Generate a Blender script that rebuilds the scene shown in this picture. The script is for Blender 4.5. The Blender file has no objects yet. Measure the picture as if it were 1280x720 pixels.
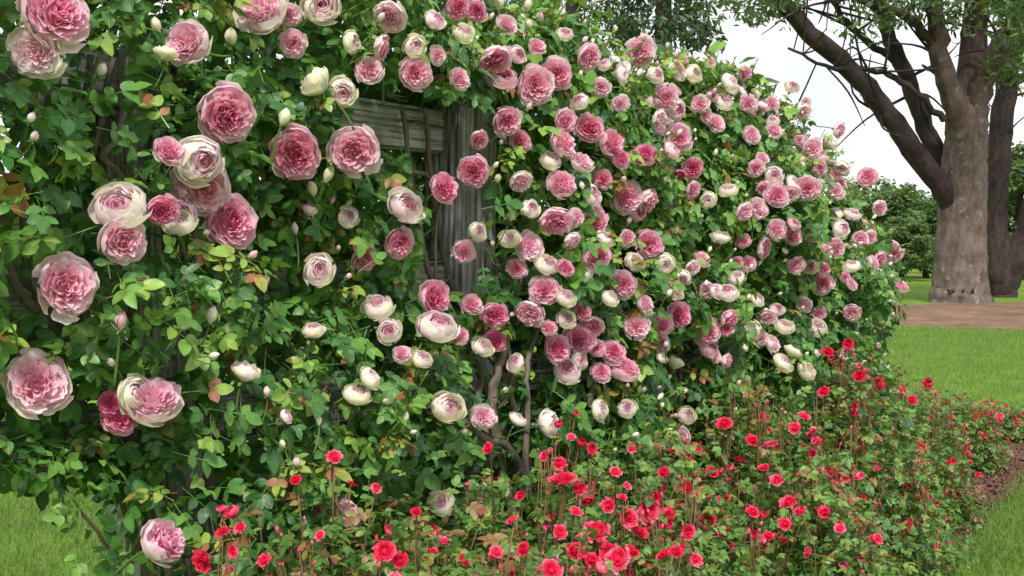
import bpy, math, random
import numpy as np
from mathutils import Vector, Matrix
random.seed(7); rs = np.random.RandomState(11)
S = bpy.context.scene; COL = S.collection
R = math.radians
# ---------------------------------------------------------------- camera
FPX = 1256.0; CH = 1.3; PITCH = math.atan(45/FPX)
cd = bpy.data.cameras.new('camera'); cam = bpy.data.objects.new('camera', cd); COL.objects.link(cam)
cd.lens = 36*FPX/1280; cd.sensor_width = 36; cd.clip_end = 2000; cd.clip_start = 0.02
cam.location = (0, 0, CH); cam.rotation_euler = (R(90)-PITCH, 0, 0); S.camera = cam
cp, sp = math.cos(PITCH), math.sin(PITCH)
def ray(x, y):
    xr = (x-640)/FPX; yr = (360-y)/FPX
    return np.array([xr, cp+yr*sp, -sp+yr*cp])
def W(x, y, Z):
    d = ray(x, y); return np.array([0, 0, CH]) + d*(Z/d[1])
def proj(P):
    P = np.asarray(P, float) - np.array([0, 0, CH])
    f = P[..., 1]*cp - P[..., 2]*sp; u = P[..., 1]*sp + P[..., 2]*cp
    f = np.where(f < .05, .05, f)
    return 640+FPX*P[..., 0]/f, 360-FPX*u/f
# ---------------------------------------------------------------- fence frame: t along, d in front, h up
A = R(39); DIR = np.array([math.sin(A), math.cos(A), 0]); NRM = np.array([math.cos(A), -math.sin(A), 0]); UP = np.array([0, 0, 1.])
P0 = np.array([-.15, 2.70, 0]); C0 = float(P0@NRM)
def F(t, d, h):
    t = np.asarray(t, float)[..., None]; d = np.asarray(d, float)[..., None]; h = np.asarray(h, float)[..., None]
    return P0 + t*DIR + d*NRM + h*UP
def toF(P):
    q = P-P0; return q@DIR, q@NRM, P[..., 2]
def on_plane(x, y, d):
    r = ray(x, y); s = (C0+d)/(r@NRM); return np.array([0, 0, CH])+r*s
class Noise:
    def __init__(s, seed, f0, f1, n=12):
        g = np.random.RandomState(seed); a = g.uniform(0, 2*math.pi, n); f = g.uniform(f0, f1, n)
        s.k = np.stack([np.cos(a)*f, np.sin(a)*f], 1); s.p = g.uniform(0, 6.28, n); s.n = n
    def __call__(s, x, y):
        x = np.asarray(x, float); y = np.asarray(y, float); r = 0
        for (a, b), p in zip(s.k, s.p): r = r+np.sin(a*x+b*y+p)
        return r/math.sqrt(s.n)*1.1
# ---------------------------------------------------------------- helpers
def tag(o, label=None, cat=None, group=None, kind=None):
    if label: o['label'] = label
    if cat: o['category'] = cat
    if group: o['group'] = group
    if kind: o['kind'] = kind
    return o
def empty(name, loc):
    o = bpy.data.objects.new(name, None); o.empty_display_size = .1; o.location = loc; COL.objects.link(o); return o
def put(name, me, parent=None, loc=(0, 0, 0)):
    o = bpy.data.objects.new(name, me); COL.objects.link(o); o.parent = parent; o.location = loc; return o
def mesh(name, V, T, mat, attrs=None, smooth=True):
    V = np.asarray(V, np.float32); T = np.asarray(T, np.int32)
    me = bpy.data.meshes.new(name)
    me.vertices.add(len(V)); me.vertices.foreach_set('co', V.ravel())
    me.loops.add(len(T)*3); me.loops.foreach_set('vertex_index', T.ravel())
    me.polygons.add(len(T)); me.polygons.foreach_set('loop_start', np.arange(0, len(T)*3, 3, dtype=np.int32))
    try: me.polygons.foreach_set('loop_total', np.full(len(T), 3, np.int32))
    except Exception: pass
    me.update(calc_edges=True)
    if smooth: me.polygons.foreach_set('use_smooth', np.ones(len(T), bool))
    for k, a in (attrs or {}).items():
        a = np.asarray(a, np.float32)
        at = me.attributes.new(k, 'FLOAT_VECTOR', 'POINT'); at.data.foreach_set('vector', a.ravel())
    me.materials.append(mat); me.update(); return me
class Acc:
    def __init__(s): s.V = []; s.T = []; s.A = []; s.n = 0
    def add(s, V, T, a=None):
        V = np.asarray(V, float); s.V.append(V); s.T.append(np.asarray(T)+s.n); s.n += len(V)
        s.A.append(np.zeros((len(V), 3)) if a is None else a)
    def mesh(s, name, mat, off=(0, 0, 0), smooth=True):
        return mesh(name, np.concatenate(s.V)-np.asarray(off), np.concatenate(s.T), mat, {'luv': np.concatenate(s.A)}, smooth)
def tube(acc, pts, rad, sides=6, rough=0, seedv=0., flare=None):
    pts = np.asarray(pts, float); n = len(pts); rad = np.broadcast_to(rad, (n,)).astype(float)
    tg = np.gradient(pts, axis=0); tg /= np.linalg.norm(tg, axis=1)[:, None]+1e-9
    ref = np.array([0, 0, 1.]) if abs(tg[0][2]) < .9 else np.array([1., 0, 0])
    V = []; a = np.arange(sides)/sides*2*math.pi; L = 0; At = []
    nrm = ref-tg[0]*(ref@tg[0]); nrm /= np.linalg.norm(nrm)
    for i in range(n):
        nrm = nrm-tg[i]*(nrm@tg[i]); nrm /= np.linalg.norm(nrm)+1e-9; b = np.cross(tg[i], nrm)
        if i: L += np.linalg.norm(pts[i]-pts[i-1])
        rr = rad[i]*(1+rough*rs.randn(sides)*.5)
        if flare is not None: rr = rr*(1+flare[i]*np.cos(a*5+1))
        V.append(pts[i]+np.cos(a)[:, None]*nrm*rr[:, None]+np.sin(a)[:, None]*b*rr[:, None])
        At.append(np.stack([a*rad[0], np.full(sides, L), np.full(sides, seedv)], 1))
    V.append(pts[-1:]); At.append(np.array([[0, L, seedv]])); V = np.concatenate(V); T = []
    for i in range(n-1):
        for j in range(sides):
            p = i*sides+j; q = i*sides+(j+1) % sides
            T += [(p, q, q+sides), (p, q+sides, p+sides)]
    e = (n-1)*sides
    for j in range(sides): T.append((e+j, e+(j+1) % sides, n*sides))
    acc.add(V, T, np.concatenate(At))
def smooth_path(pts, rad, k=5, jit=0):
    pts = np.asarray(pts, float); rad = np.asarray(rad, float); n = len(pts); o = []; r = []
    P = np.concatenate([[2*pts[0]-pts[1]], pts, [2*pts[-1]-pts[-2]]])
    for i in range(n-1):
        for j in range(k):
            u = j/k; a, b, c, d = P[i], P[i+1], P[i+2], P[i+3]
            o.append(.5*((2*b)+(c-a)*u+(2*a-5*b+4*c-d)*u*u+(3*b-a-3*c+d)*u**3)); r.append(rad[i]*(1-u)+rad[i+1]*u)
    o.append(pts[-1]); r.append(rad[-1]); o = np.array(o)
    if jit: o[1:-1] += rs.randn(len(o)-2, 3)*jit
    return o, np.array(r)
# ---------------------------------------------------------------- materials
def mat(name):
    m = bpy.data.materials.new(name); m.use_nodes = True; nt = m.node_tree; nt.nodes.clear()
    return m, nt, nt.nodes, nt.links
def N(nt, typ, ins=None, **kw):
    n = nt.nodes.new(typ)
    for k, v in kw.items(): setattr(n, k, v)
    for k, v in (ins or {}).items():
        if isinstance(v, bpy.types.NodeSocket): nt.links.new(v, n.inputs[k])
        else: n.inputs[k].default_value = v
    return n
def ramp(nt, fac, stops, interp='LINEAR'):
    r = nt.nodes.new('ShaderNodeValToRGB'); e = r.color_ramp.elements; r.color_ramp.interpolation = interp
    while len(e) < len(stops): e.new(.5)
    for x, (p, c) in zip(e, stops): x.position = p; x.color = (*c, 1)
    nt.links.new(fac, r.inputs[0]); return r.outputs[0]
def math_(nt, op, a, b=0., c=None, clamp=False):
    ins = {0: a, 1: b}
    if c is not None: ins[2] = c
    return N(nt, 'ShaderNodeMath', ins, operation=op, use_clamp=clamp).outputs[0]
def mixc(nt, f, a, b, mode='MIX'):
    n = nt.nodes.new('ShaderNodeMix'); n.data_type = 'RGBA'; n.blend_type = mode
    for i, v in ((0, f), (6, a), (7, b)):
        if isinstance(v, bpy.types.NodeSocket): nt.links.new(v, n.inputs[i])
        else: n.inputs[i].default_value = v if i == 0 else (*v, 1)
    return n.outputs[2]
def leaf_mat(name, stops, rough=.38, trans=.25, back=(.15, .23, .10), noise=55., bright=1.):
    m, nt, nd, ln = mat(name)
    stops = [(p, tuple(q*bright for q in c)) for p, c in stops]
    at = N(nt, 'ShaderNodeAttribute', attribute_name='luv'); sx = N(nt, 'ShaderNodeSeparateXYZ', {0: at.outputs['Vector']})
    u, v, r = sx.outputs
    col = ramp(nt, r, stops)
    au = math_(nt, 'ABSOLUTE', u)
    rib = math_(nt, 'SUBTRACT', 1, math_(nt, 'MULTIPLY', au, 9), clamp=True)
    vein = math_(nt, 'SINE', math_(nt, 'MULTIPLY', math_(nt, 'SUBTRACT', v, math_(nt, 'MULTIPLY', au, .28)), 48))
    vm = math_(nt, 'MULTIPLY', math_(nt, 'POWER', math_(nt, 'MULTIPLY_ADD', vein, .5, .5), 5), .25)
    f = math_(nt, 'ADD', math_(nt, 'MULTIPLY', rib, .45), vm, clamp=True)
    col = mixc(nt, f, col, mixc(nt, .5, col, (.26, .40, .14)))
    geo = N(nt, 'ShaderNodeNewGeometry')
    nz = N(nt, 'ShaderNodeTexNoise', {'Vector': geo.outputs['Position'], 'Scale': noise, 'Detail': 3.})
    col = mixc(nt, .55, col, ramp(nt, nz.outputs[0], [(.3, (.6, .6, .6)), (.7, (1.3, 1.3, 1.2))]), 'MULTIPLY')
    colb = mixc(nt, math_(nt, 'MULTIPLY', geo.outputs['Backfacing'], .45), col, back)
    bump = N(nt, 'ShaderNodeBump', {'Height': f, 'Strength': .35, 'Distance': .002})
    p = N(nt, 'ShaderNodeBsdfPrincipled', {'Base Color': colb, 'Roughness': rough, 'Normal': bump.outputs[0], 'Specular IOR Level': .5})
    t = N(nt, 'ShaderNodeBsdfTranslucent', {'Color': mixc(nt, .5, col, (.26, .46, .04))})
    mx = N(nt, 'ShaderNodeMixShader', {0: trans, 1: p.outputs[0], 2: t.outputs[0]})
    ln.new(mx.outputs[0], N(nt, 'ShaderNodeOutputMaterial').inputs[0]); return m
def petal_mat(name, stops, trans=.38, mul=(.96, .93, .94)):
    m, nt, nd, ln = mat(name)
    at = N(nt, 'ShaderNodeAttribute', attribute_name='luv'); sx = N(nt, 'ShaderNodeSeparateXYZ', {0: at.outputs['Vector']})
    oi = N(nt, 'ShaderNodeObjectInfo'); sc = N(nt, 'ShaderNodeSeparateColor', {0: oi.outputs['Color']})
    tc = N(nt, 'ShaderNodeTexCoord')
    nz = N(nt, 'ShaderNodeTexNoise', {'Vector': tc.outputs['Object'], 'Scale': 2.2, 'Detail': 3.})
    tone = math_(nt, 'ADD', sx.outputs[0], math_(nt, 'SUBTRACT', sc.outputs[0], .5))
    tone = math_(nt, 'ADD', tone, math_(nt, 'MULTIPLY', math_(nt, 'SUBTRACT', nz.outputs[0], .5), .8), clamp=True)
    col = ramp(nt, tone, stops)
    st = N(nt, 'ShaderNodeTexNoise', {'Vector': N(nt, 'ShaderNodeCombineXYZ', {0: math_(nt, 'MULTIPLY', sx.outputs[1], 9), 1: sx.outputs[2]}).outputs[0], 'Scale': 2., 'Detail': 4.})
    col = mixc(nt, .35, col, ramp(nt, st.outputs[0], [(.3, mul), (.65, (1.06, 1.06, 1.06))]), 'MULTIPLY')
    bump = N(nt, 'ShaderNodeBump', {'Height': st.outputs[0], 'Strength': .25, 'Distance': .03})
    p = N(nt, 'ShaderNodeBsdfPrincipled', {'Base Color': col, 'Roughness': .62, 'Normal': bump.outputs[0], 'Specular IOR Level': .25})
    t = N(nt, 'ShaderNodeBsdfTranslucent', {'Color': col})
    mx = N(nt, 'ShaderNodeMixShader', {0: trans, 1: p.outputs[0], 2: t.outputs[0]})
    ln.new(mx.outputs[0], N(nt, 'ShaderNodeOutputMaterial').inputs[0]); return m
def bark_mat(name, stops, scale=(20, 3, 1), bumpd=.01, rough=.9, patch=None, darkabove=None):
    m, nt, nd, ln = mat(name)
    at = N(nt, 'ShaderNodeAttribute', attribute_name='luv')
    mp = N(nt, 'ShaderNodeMapping', {0: at.outputs['Vector'], 3: scale})
    nz = N(nt, 'ShaderNodeTexNoise', {'Vector': mp.outputs[0], 'Scale': 1., 'Detail': 8., 'Roughness': .65})
    col = ramp(nt, nz.outputs[0], stops)
    tc = N(nt, 'ShaderNodeTexCoord')
    n2 = N(nt, 'ShaderNodeTexNoise', {'Vector': tc.outputs['Object'], 'Scale': 2.2 if patch else 9., 'Detail': 5., 'Roughness': .6})
    col = mixc(nt, .6, col, ramp(nt, n2.outputs[0], [(.35, (.6, .58, .55)), (.65, (1.25, 1.25, 1.25))]), 'MULTIPLY')
    if patch:
        n3 = N(nt, 'ShaderNodeTexNoise', {'Vector': tc.outputs['Object'], 'Scale': 5., 'Detail': 6., 'Roughness': .7})
        col = mixc(nt, ramp(nt, n3.outputs[0], [(.58, (0, 0, 0)), (.66, (.7, .7, .7))]), col, patch)
    if darkabove:      # old pale bark below, young dark bark above
        z = N(nt, 'ShaderNodeSeparateXYZ', {0: tc.outputs['Object']}).outputs[2]
        zz = math_(nt, 'ADD', z, math_(nt, 'MULTIPLY', math_(nt, 'SUBTRACT', n2.outputs[0], .5), 3.))
        k = N(nt, 'ShaderNodeMapRange', {0: zz, 1: darkabove[0], 2: darkabove[1]}).outputs[0]
        col = mixc(nt, k, col, mixc(nt, 1., col, (.34, .29, .30), 'MULTIPLY'))
    bump = N(nt, 'ShaderNodeBump', {'Height': nz.outputs[0], 'Strength': .8, 'Distance': bumpd})
    p = N(nt, 'ShaderNodeBsdfPrincipled', {'Base Color': col, 'Roughness': rough, 'Normal': bump.outputs[0], 'Specular IOR Level': .2})
    ln.new(p.outputs[0], N(nt, 'ShaderNodeOutputMaterial').inputs[0]); return m
def ground_mat(name, stops, scale, stops2=None, s2=.4, bd=.01):
    m, nt, nd, ln = mat(name); tc = N(nt, 'ShaderNodeTexCoord')
    nz = N(nt, 'ShaderNodeTexNoise', {'Vector': tc.outputs['Object'], 'Scale': scale, 'Detail': 8., 'Roughness': .7})
    col = ramp(nt, nz.outputs[0], stops)
    n2 = N(nt, 'ShaderNodeTexNoise', {'Vector': tc.outputs['Object'], 'Scale': s2, 'Detail': 7., 'Roughness': .7})
    col = mixc(nt, .85, col, ramp(nt, n2.outputs[0], stops2 or [(.35, (.55, .62, .55)), (.65, (1.3, 1.24, 1.2))]), 'MULTIPLY')
    bump = N(nt, 'ShaderNodeBump', {'Height': nz.outputs[0], 'Strength': .6, 'Distance': bd})
    p = N(nt, 'ShaderNodeBsdfPrincipled', {'Base Color': col, 'Roughness': .95, 'Normal': bump.outputs[0], 'Specular IOR Level': .1})
    ln.new(p.outputs[0], N(nt, 'ShaderNodeOutputMaterial').inputs[0]); return m
M = {}
M['leaf'] = leaf_mat('rose_leaf', [(0, (.018, .078, .02)), (.30, (.042, .145, .03)), (.54, (.088, .23, .042)), (.75, (.17, .34, .055)), (.9, (.30, .44, .08)), (.975, (.29, .23, .05)), (1, (.32, .11, .05))], bright=1.08)
M['sleaf'] = leaf_mat('shrub_rose_leaf', [(0, (.035, .11, .02)), (.4, (.075, .20, .035)), (.68, (.15, .29, .05)), (.82, (.25, .33, .07)), (.91, (.27, .18, .06)), (1, (.30, .08, .05))])
M['tleaf'] = leaf_mat('tree_leaf', [(0, (.018, .045, .014)), (.5, (.04, .09, .022)), (.85, (.08, .14, .035)), (1, (.15, .19, .055))], .5, .3)
M['bleaf'] = leaf_mat('far_leaf', [(0, (.04, .07, .03)), (.5, (.085, .145, .045)), (1, (.17, .24, .07))], .7, .3, noise=.4)
M['dleaf'] = leaf_mat('conifer_leaf', [(0, (.008, .025, .012)), (.5, (.015, .045, .018)), (1, (.04, .08, .03))], .6, .15)
M['grass'] = leaf_mat('grass_blade', [(0, (.08, .17, .02)), (.5, (.16, .28, .03)), (.85, (.23, .36, .05)), (1, (.36, .38, .12))], .6, .3, noise=2.)
M['petal'] = petal_mat('pink_petal', [(0, (.76, .15, .31)), (.14, (.87, .33, .50)), (.32, (.93, .52, .66)), (.55, (.96, .71, .79)), (.76, (.97, .85, .86)), (.9, (.97, .92, .83)), (1, (.96, .92, .72))])
M['red'] = petal_mat('red_petal', [(0, (.60, .008, .045)), (.35, (.82, .02, .085)), (.62, (.90, .08, .18)), (1, (.93, .32, .46))], .26)
M['green'] = bark_mat('green_stem', [(.3, (.07, .14, .035)), (.7, (.15, .24, .06))], (30, 10, 1), .001, .5)
M['redstem'] = bark_mat('reddish_stem', [(.3, (.13, .12, .04)), (.55, (.22, .12, .06)), (.8, (.28, .08, .05))], (3, 8, 1), .001, .5)
M['cane'] = bark_mat('old_cane', [(.25, (.06, .045, .035)), (.55, (.17, .14, .11)), (.8, (.3, .26, .22))], (60, 14, 1), .003)
M['wood'] = bark_mat('weathered_wood', [(.33, (.04, .038, .037)), (.43, (.24, .23, .228)), (.56, (.46, .445, .44)), (.8, (.66, .65, .64))], (85, 4., 1), .007)
M['bark'] = bark_mat('grey_bark', [(.25, (.07, .05, .042)), (.5, (.15, .115, .10)), (.8, (.24, .19, .17))], (5, 2.5, 1), .05, .9, (.34, .31, .29), (4.2, 7.5))
M['dbark'] = bark_mat('dark_bark', [(.25, (.02, .015, .014)), (.5, (.052, .038, .036)), (.8, (.10, .078, .073))], (5, 2, 1), .04)
M['lawn'] = ground_mat('lawn_ground', [(.3, (.07, .14, .016)), (.5, (.14, .235, .03)), (.7, (.20, .30, .05))], 24., s2=3.2)
M['soil'] = ground_mat('soil_ground', [(.3, (.13, .075, .05)), (.6, (.26, .16, .115)), (.8, (.34, .23, .17))], 4., s2=.8)
M['mulch'] = ground_mat('mulch_ground', [(.3, (.03, .017, .012)), (.6, (.1, .055, .04)), (.8, (.17, .1, .075))], 60., s2=3.)
M['chip'] = bark_mat('bark_chip', [(.3, (.07, .035, .025)), (.6, (.19, .10, .075)), (.8, (.32, .2, .15))], (40, 40, 3), .002)
# ---------------------------------------------------------------- leaf templates
def leaflet(L, wd, seed):
    g = np.random.RandomState(seed)
    vs = [0, .13, .36, .62, .86, 1]; hw = [0, .66, 1, .92, .5, 0]; V = []; UV = []
    fold = g.uniform(.08, .38); droop = g.uniform(.0, .3)
    for v, h in zip(vs, hw):
        for s in ([0] if h == 0 else [-1, 0, 1]):
            V.append((s*h*wd*L/2, v*L, abs(s)*h*wd*L/2*fold-droop*L*v*v+(g.randn()*.025*L if s else 0))); UV.append((s*h, v))
    T = [(0, 2, 1), (0, 3, 2)]
    for a in (1, 4, 7):
        for k in (0, 1): T += [(a+k, a+k+1, a+k+4), (a+k, a+k+4, a+k+3)]
    T += [(10, 11, 13), (11, 12, 13)]
    return np.array(V), np.array(T), np.array(UV)
def compound(seed, n=5):
    g = np.random.RandomState(seed); V = []; T = []; U = []; Rn = []; k = 0
    spec = [(.062, 0, .046), (.055, 62, .040), (.055, -62, .040), (.024, 70, .032), (.024, -70, .032)][:n]
    for i, (y, a, L) in enumerate(spec):
        v, t, u = leaflet(L*g.uniform(.85, 1.1), g.uniform(.58, .74), seed*10+i)
        a = R(a+g.uniform(-12, 12)); b = g.uniform(-.5, .5)
        v = v@np.array([[math.cos(b), 0, math.sin(b)], [0, 1, 0], [-math.sin(b), 0, math.cos(b)]])
        x = v[:, 0]*math.cos(a)-v[:, 1]*math.sin(a); yy = v[:, 0]*math.sin(a)+v[:, 1]*math.cos(a)
        v = np.stack([x, yy+y, v[:, 2]-1.6*(yy+y)**2], 1)
        V.append(v); T.append(t+k); U.append(u); Rn.append(np.full(len(v), g.uniform(-.1, .1))); k += len(v)
    V.append(np.array([(-.0012, -.02, 0), (.0012, -.02, 0), (.0009, .064, -.004), (-.0009, .064, -.004)])); T.append(np.array([(0, 1, 2), (0, 2, 3)])+k); U.append(np.zeros((4, 2))); Rn.append(np.zeros(4))
    return np.concatenate(V), np.concatenate(T), np.concatenate(U), np.concatenate(Rn)
CT = [compound(s, 5 if s % 3 else 3) for s in range(1, 9)]
def single(L=1, wd=.34, seed=3):
    v, t, u = leaflet(L, wd, seed); return [(v, t, u, np.zeros(len(v)))]
def basis(zd, yd):
    zd = zd/np.linalg.norm(zd, axis=1)[:, None]
    yd = yd-zd*(yd*zd).sum(1)[:, None]; yd /= np.linalg.norm(yd, axis=1)[:, None]+1e-9
    return np.stack([np.cross(yd, zd), yd, zd], 1)   # rows = local axes
def scatter(acc, pos, zd, yd, sc, tmpl, rnd=None):
    if len(pos) == 0: return
    B = basis(zd, yd); which = rs.randint(0, len(tmpl), len(pos)); rnd = rs.rand(len(pos)) if rnd is None else rnd
    for w, (v, t, u, rn) in enumerate(tmpl):
        I = np.where(which == w)[0]
        if len(I) == 0: continue
        X = np.einsum('vk,nkj->nvj', v, B[I])*sc[I][:, None, None]+pos[I][:, None, :]
        n = len(v); T = t[None]+np.arange(len(I))[:, None, None]*n
        a = np.zeros((len(I), n, 3)); a[:, :, :2] = u[None]; a[:, :, 2] = np.clip(rnd[I][:, None]+rn[None], 0, 1)
        acc.add(X.reshape(-1, 3), T.reshape(-1, 3), a.reshape(-1, 3))
# ---------------------------------------------------------------- blooms
def rose(name, seed, Np, kind, matl):
    g = np.random.RandomState(seed); acc = Acc(); nu, nv = 9, 6
    cx, cy = g.uniform(-.1, .1, 2); NO = g.randint(8, 12) if kind == 'full' else 0
    ctr = g.uniform(0, 6.28)
    for i in range(Np+NO):
        outer = i >= Np; f = min(1, (i+.5)/Np); ang = i*2.39996+g.uniform(-.45, .45); ph, ph2 = g.uniform(0, 6.28, 2)
        if outer: ang = (i-Np)*2.39996*1.02+ctr
        u = np.linspace(-1, 1, nu)[None, :].repeat(nv, 0); v = np.linspace(0, 1, nv)[:, None].repeat(nu, 1)
        vv = v*(1-.15*np.abs(u)**2.6)*(1+.05*math.sin(ph))
        if kind == 'full' and not outer:
            Rt = .05+.80*f**.62*g.uniform(.92, 1.08); zt = .92-.30*f**2.2+g.uniform(-.05, .05)
            Wd = .13+.36*f; Ph = min(Wd/Rt, 1.25); b = .55
            r = Rt*(b+(1-b)*vv**1.2)*(1-.06*vv**4); z = zt*(.5+.5*vv**.9)-.03*vv**4
            r = r+.06*np.sin(u*3.6+ph)*vv**2*(.3+.7*math.sin(math.pi*min(1, f*1.1)))
            tone = .15+.26*f**1.4+.17*vv**2.5
        elif kind == 'full':
            o = (i-Np)/NO; Rt = .92+.10*o; zt = .78-.30*o+g.uniform(-.06, .06); Ph = g.uniform(.48, .72)
            r = Rt*(.3+.7*np.sin(math.pi/2*vv**.9)); z = zt*(vv**1.25)-.07*o*vv**6; r = r-.12*(1-o)*vv**5+.05*o*vv**5
            tone = .46+.26*o+.14*(1-vv)
        elif kind == 'cup':
            Rt = .07+.62*f**.7; o = max(0, (f-.75)/.25); zt = 1.0-.1*(1-f)-.2*o; Wd = .25+.5*f; Ph = min(Wd/Rt, 1.4)
            r = Rt*1.15*np.sin(np.pi*np.clip(vv*(.74-.16*o), 0, 1)); z = zt*(.45*(1-f)+(1-.45*(1-f))*vv**1.05)
            r = r+.10*o*vv**3; z = z-.05*o*vv**4
            tone = .18+.48*f**1.3+.14*vv**3
        elif kind == 'bud':
            Rt = .08+.36*f; zt = 1.45-.1*f; Ph = 1.5
            r = Rt*(.12+np.sin(np.pi*np.clip(.04+vv*.86, 0, 1)))*1.05; z = zt*vv
            tone = .3+.5*f+.15*(1-vv)
        elif kind == 'open':
            Rt = .2+.75*f; zt = .52-.16*f+g.uniform(-.07, .07); Wd = .28+.24*f; Ph = min(Wd/Rt, 1.2)
            r = Rt*(.25+.75*(1-(1-vv)**1.5)); z = zt*(.3+.7*vv**1.5)
            z = z-.1*f*vv**5
            tone = .2+.35*f+.18*vv**3
        am = .4 if kind == 'bud' else 1
        r = r+(.035*np.sin(u*2.6+ph)*am+.05*u*am)*vv**2*(.4+.6*f); z = z+.05*np.sin(u*3.1+ph2)*vv**2*am
        if f > .4 and kind in ('full', 'cup', 'open'): z = z+.045*np.sin(u*6+ph)*vv**3; r = r+.026*np.sin(u*8+ph2)*vv**3
        az = ang+u*Ph*(.55+.45*np.sqrt(vv+.001))
        V = np.stack([r*np.cos(az)+cx*(1-f), r*np.sin(az)+cy*(1-f), z], -1).reshape(-1, 3)
        T = []
        for a in range(nv-1):
            for b_ in range(nu-1):
                p = a*nu+b_; T += [(p, p+1, p+nu+1), (p, p+nu+1, p+nu)]
        at = np.stack([np.clip(tone+0*u+g.uniform(-.06, .06), 0, 1), u, vv+i*3.7], -1).reshape(-1, 3)
        acc.add(V, T, at)
    if kind in ('full', 'open'):      # the packed heart of the flower
        V = [(0, 0, .62 if kind == 'full' else .22)]; At = [(.1, 0, 0)]
        for q, (rr, zz) in enumerate(((.3, .58), (.62, .36), (.68, .1), (.2, .02))):
            if kind == 'open': rr *= .7; zz *= .4
            for k in range(14):
                a = k/14*6.2832; V.append((rr*math.cos(a), rr*math.sin(a), zz)); At.append((.25+.15*q, k, q))
        T = [(0, 1+k, 1+(k+1) % 14) for k in range(14)]
        for q in range(3):
            for k in range(14):
                a, b = 1+q*14+k, 1+q*14+(k+1) % 14; T += [(a, a+14, b+14), (a, b+14, b)]
        acc.add(V, T, np.array(At, float))
    return acc.mesh(name, matl)
FULL = [rose('bloom_full', s, n, 'full', M['petal']) for s, n in ((1, 64), (2, 54), (3, 70), (4, 58), (21, 66), (22, 60), (23, 50))]
CUP = [rose('bloom_cup', s, 26, 'cup', M['petal']) for s in (5, 6, 7, 24)]
BUD = [rose('bud_pale', s, 8, 'bud', M['petal']) for s in (8, 9)]
ROPEN = [rose('bloom_red', s, 24, 'open', M['red']) for s in (10, 11, 12)]
RCUP = [rose('bloom_red_cup', s, 12, 'cup', M['red']) for s in (13, 14)]
RBUD = [rose('bud_red', s, 7, 'bud', M['red']) for s in (15, 16)]
def calyx(name, stem, sr, wide, matl):
    acc = Acc()
    tube(acc, [(0, 0, .08), (0, 0, .0), (0, 0, -.1), (0, 0, -.22), (0, 0, -.3)], [.1, .17*wide, .15*wide, .1, sr], 8)
    q = np.linspace(0, 1, 6); tube(acc, np.stack([.25*q**2*stem, .08*q**2*stem, -.25-q*stem], 1), np.linspace(sr, sr*1.2, 6), 6)
    for k in range(5):
        a = k*1.2566
        pts = [(.12, 0), (.3*wide, .1), (.42*wide, .02), (.5*wide, -.18)]
        V = []
        for j, (r, z) in enumerate(pts):
            w = [.09, .12, .07, .0][j]
            for s in (-1, 1): V.append((r*math.cos(a)-s*w*math.sin(a), r*math.sin(a)+s*w*math.cos(a), z-.03))
        T = []
        for j in range(3): T += [(2*j, 2*j+1, 2*j+3), (2*j, 2*j+3, 2*j+2)]
        acc.add(V, T)
    return acc.mesh(name, matl)
CALYX = calyx('calyx_mesh', 1.6, .05, 1., M['green'])
BCAL = calyx('bud_calyx_mesh', 3.5, .1, 1.25, M['green'])
RCAL = calyx('red_calyx_mesh', 2.4, .06, 1., M['redstem'])
RBCAL = calyx('red_bud_calyx_mesh', 4., .12, 1.2, M['redstem'])
def place(name, me, cal, root, rootloc, P, face, rad, shift=0., sub='calyx'):
    o = bpy.data.objects.new(name, me); COL.objects.link(o); o.parent = root
    f = Vector(face).normalized(); q = f.to_track_quat('Z', 'Y'); q = q @ Matrix.Rotation(random.uniform(0, 6.28), 3, 'Z').to_quaternion()
    sx = random.uniform(.92, 1.08)
    o.matrix_basis = Matrix.Translation(Vector(P)-Vector(rootloc)) @ q.to_matrix().to_4x4() @ Matrix.Diagonal((rad*sx, rad/sx, rad*random.uniform(.95, 1.2), 1))
    o.color = (min(1, max(0, .5+shift)), .5, .5, 1)
    c = bpy.data.objects.new(sub, cal); COL.objects.link(c); c.parent = o
    return o
# ---------------------------------------------------------------- hedge shape
TE = 3.12
Ht_t = [-2.4, -1.2, -.4, 0, .15, .45, .8, 1.3, 1.8, 2.2, 2.5, 2.75, 2.95, 3.12]
Ht_h = [2.25, 2.2, 2.15, 2.04, 1.93, 1.98, 1.91, 1.96, 1.90, 1.79, 1.65, 1.45, 1.16, .7]
NT = Noise(1, 5, 14); ND = Noise(2, 5, 15); NM = Noise(3, 12, 34); NH = Noise(4, 12, 30)
def Htop(t): return np.interp(t, Ht_t, Ht_h)+.04*NT(t, 0*t)
def Dfr(t, h):
    H = Htop(t); e = np.clip((H-h)/.45, 0.02, 1)**.5; e2 = np.clip((TE-t)/.6, .05, 1)**.5
    return (.28+.07*ND(t, h)+.03*NH(t, h))*e*e2
def surf(x, y):
    d = .3
    for _ in range(4):
        P = on_plane(x, y, d); t, _, h = toF(P); d = .5*d+.5*float(Dfr(t, h))
    return P, t, d, h
bounds = [-.62, .50, 1.15, 1.95]          # where one climbing rose gives way to the next
pl_t = [-1.35, .28, .85, 1.55, 2.5]
PL = []; NB = [0]*5
labs = ['climbing rose with the largest pink blooms, at the left above a gap of lawn',
        'climbing rose with bare brown canes rising beside the exposed weathered fence post',
        'climbing rose with the densest deep pink clusters, immediately right of the bare canes',
        'climbing rose of mixed pink and cream blooms, between the densest clusters and the hedge end',
        'climbing rose with small pale blooms tapering down at the far right hedge end']
for i, t in enumerate(pl_t):
    loc = F(t, .12, 0); e = empty('climbing_rose', loc); tag(e, labs[i], 'climbing rose', 'climbing roses covering the wooden fence'); PL.append((e, loc))
def plant_of(t): return int(np.searchsorted(bounds, t))
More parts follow.
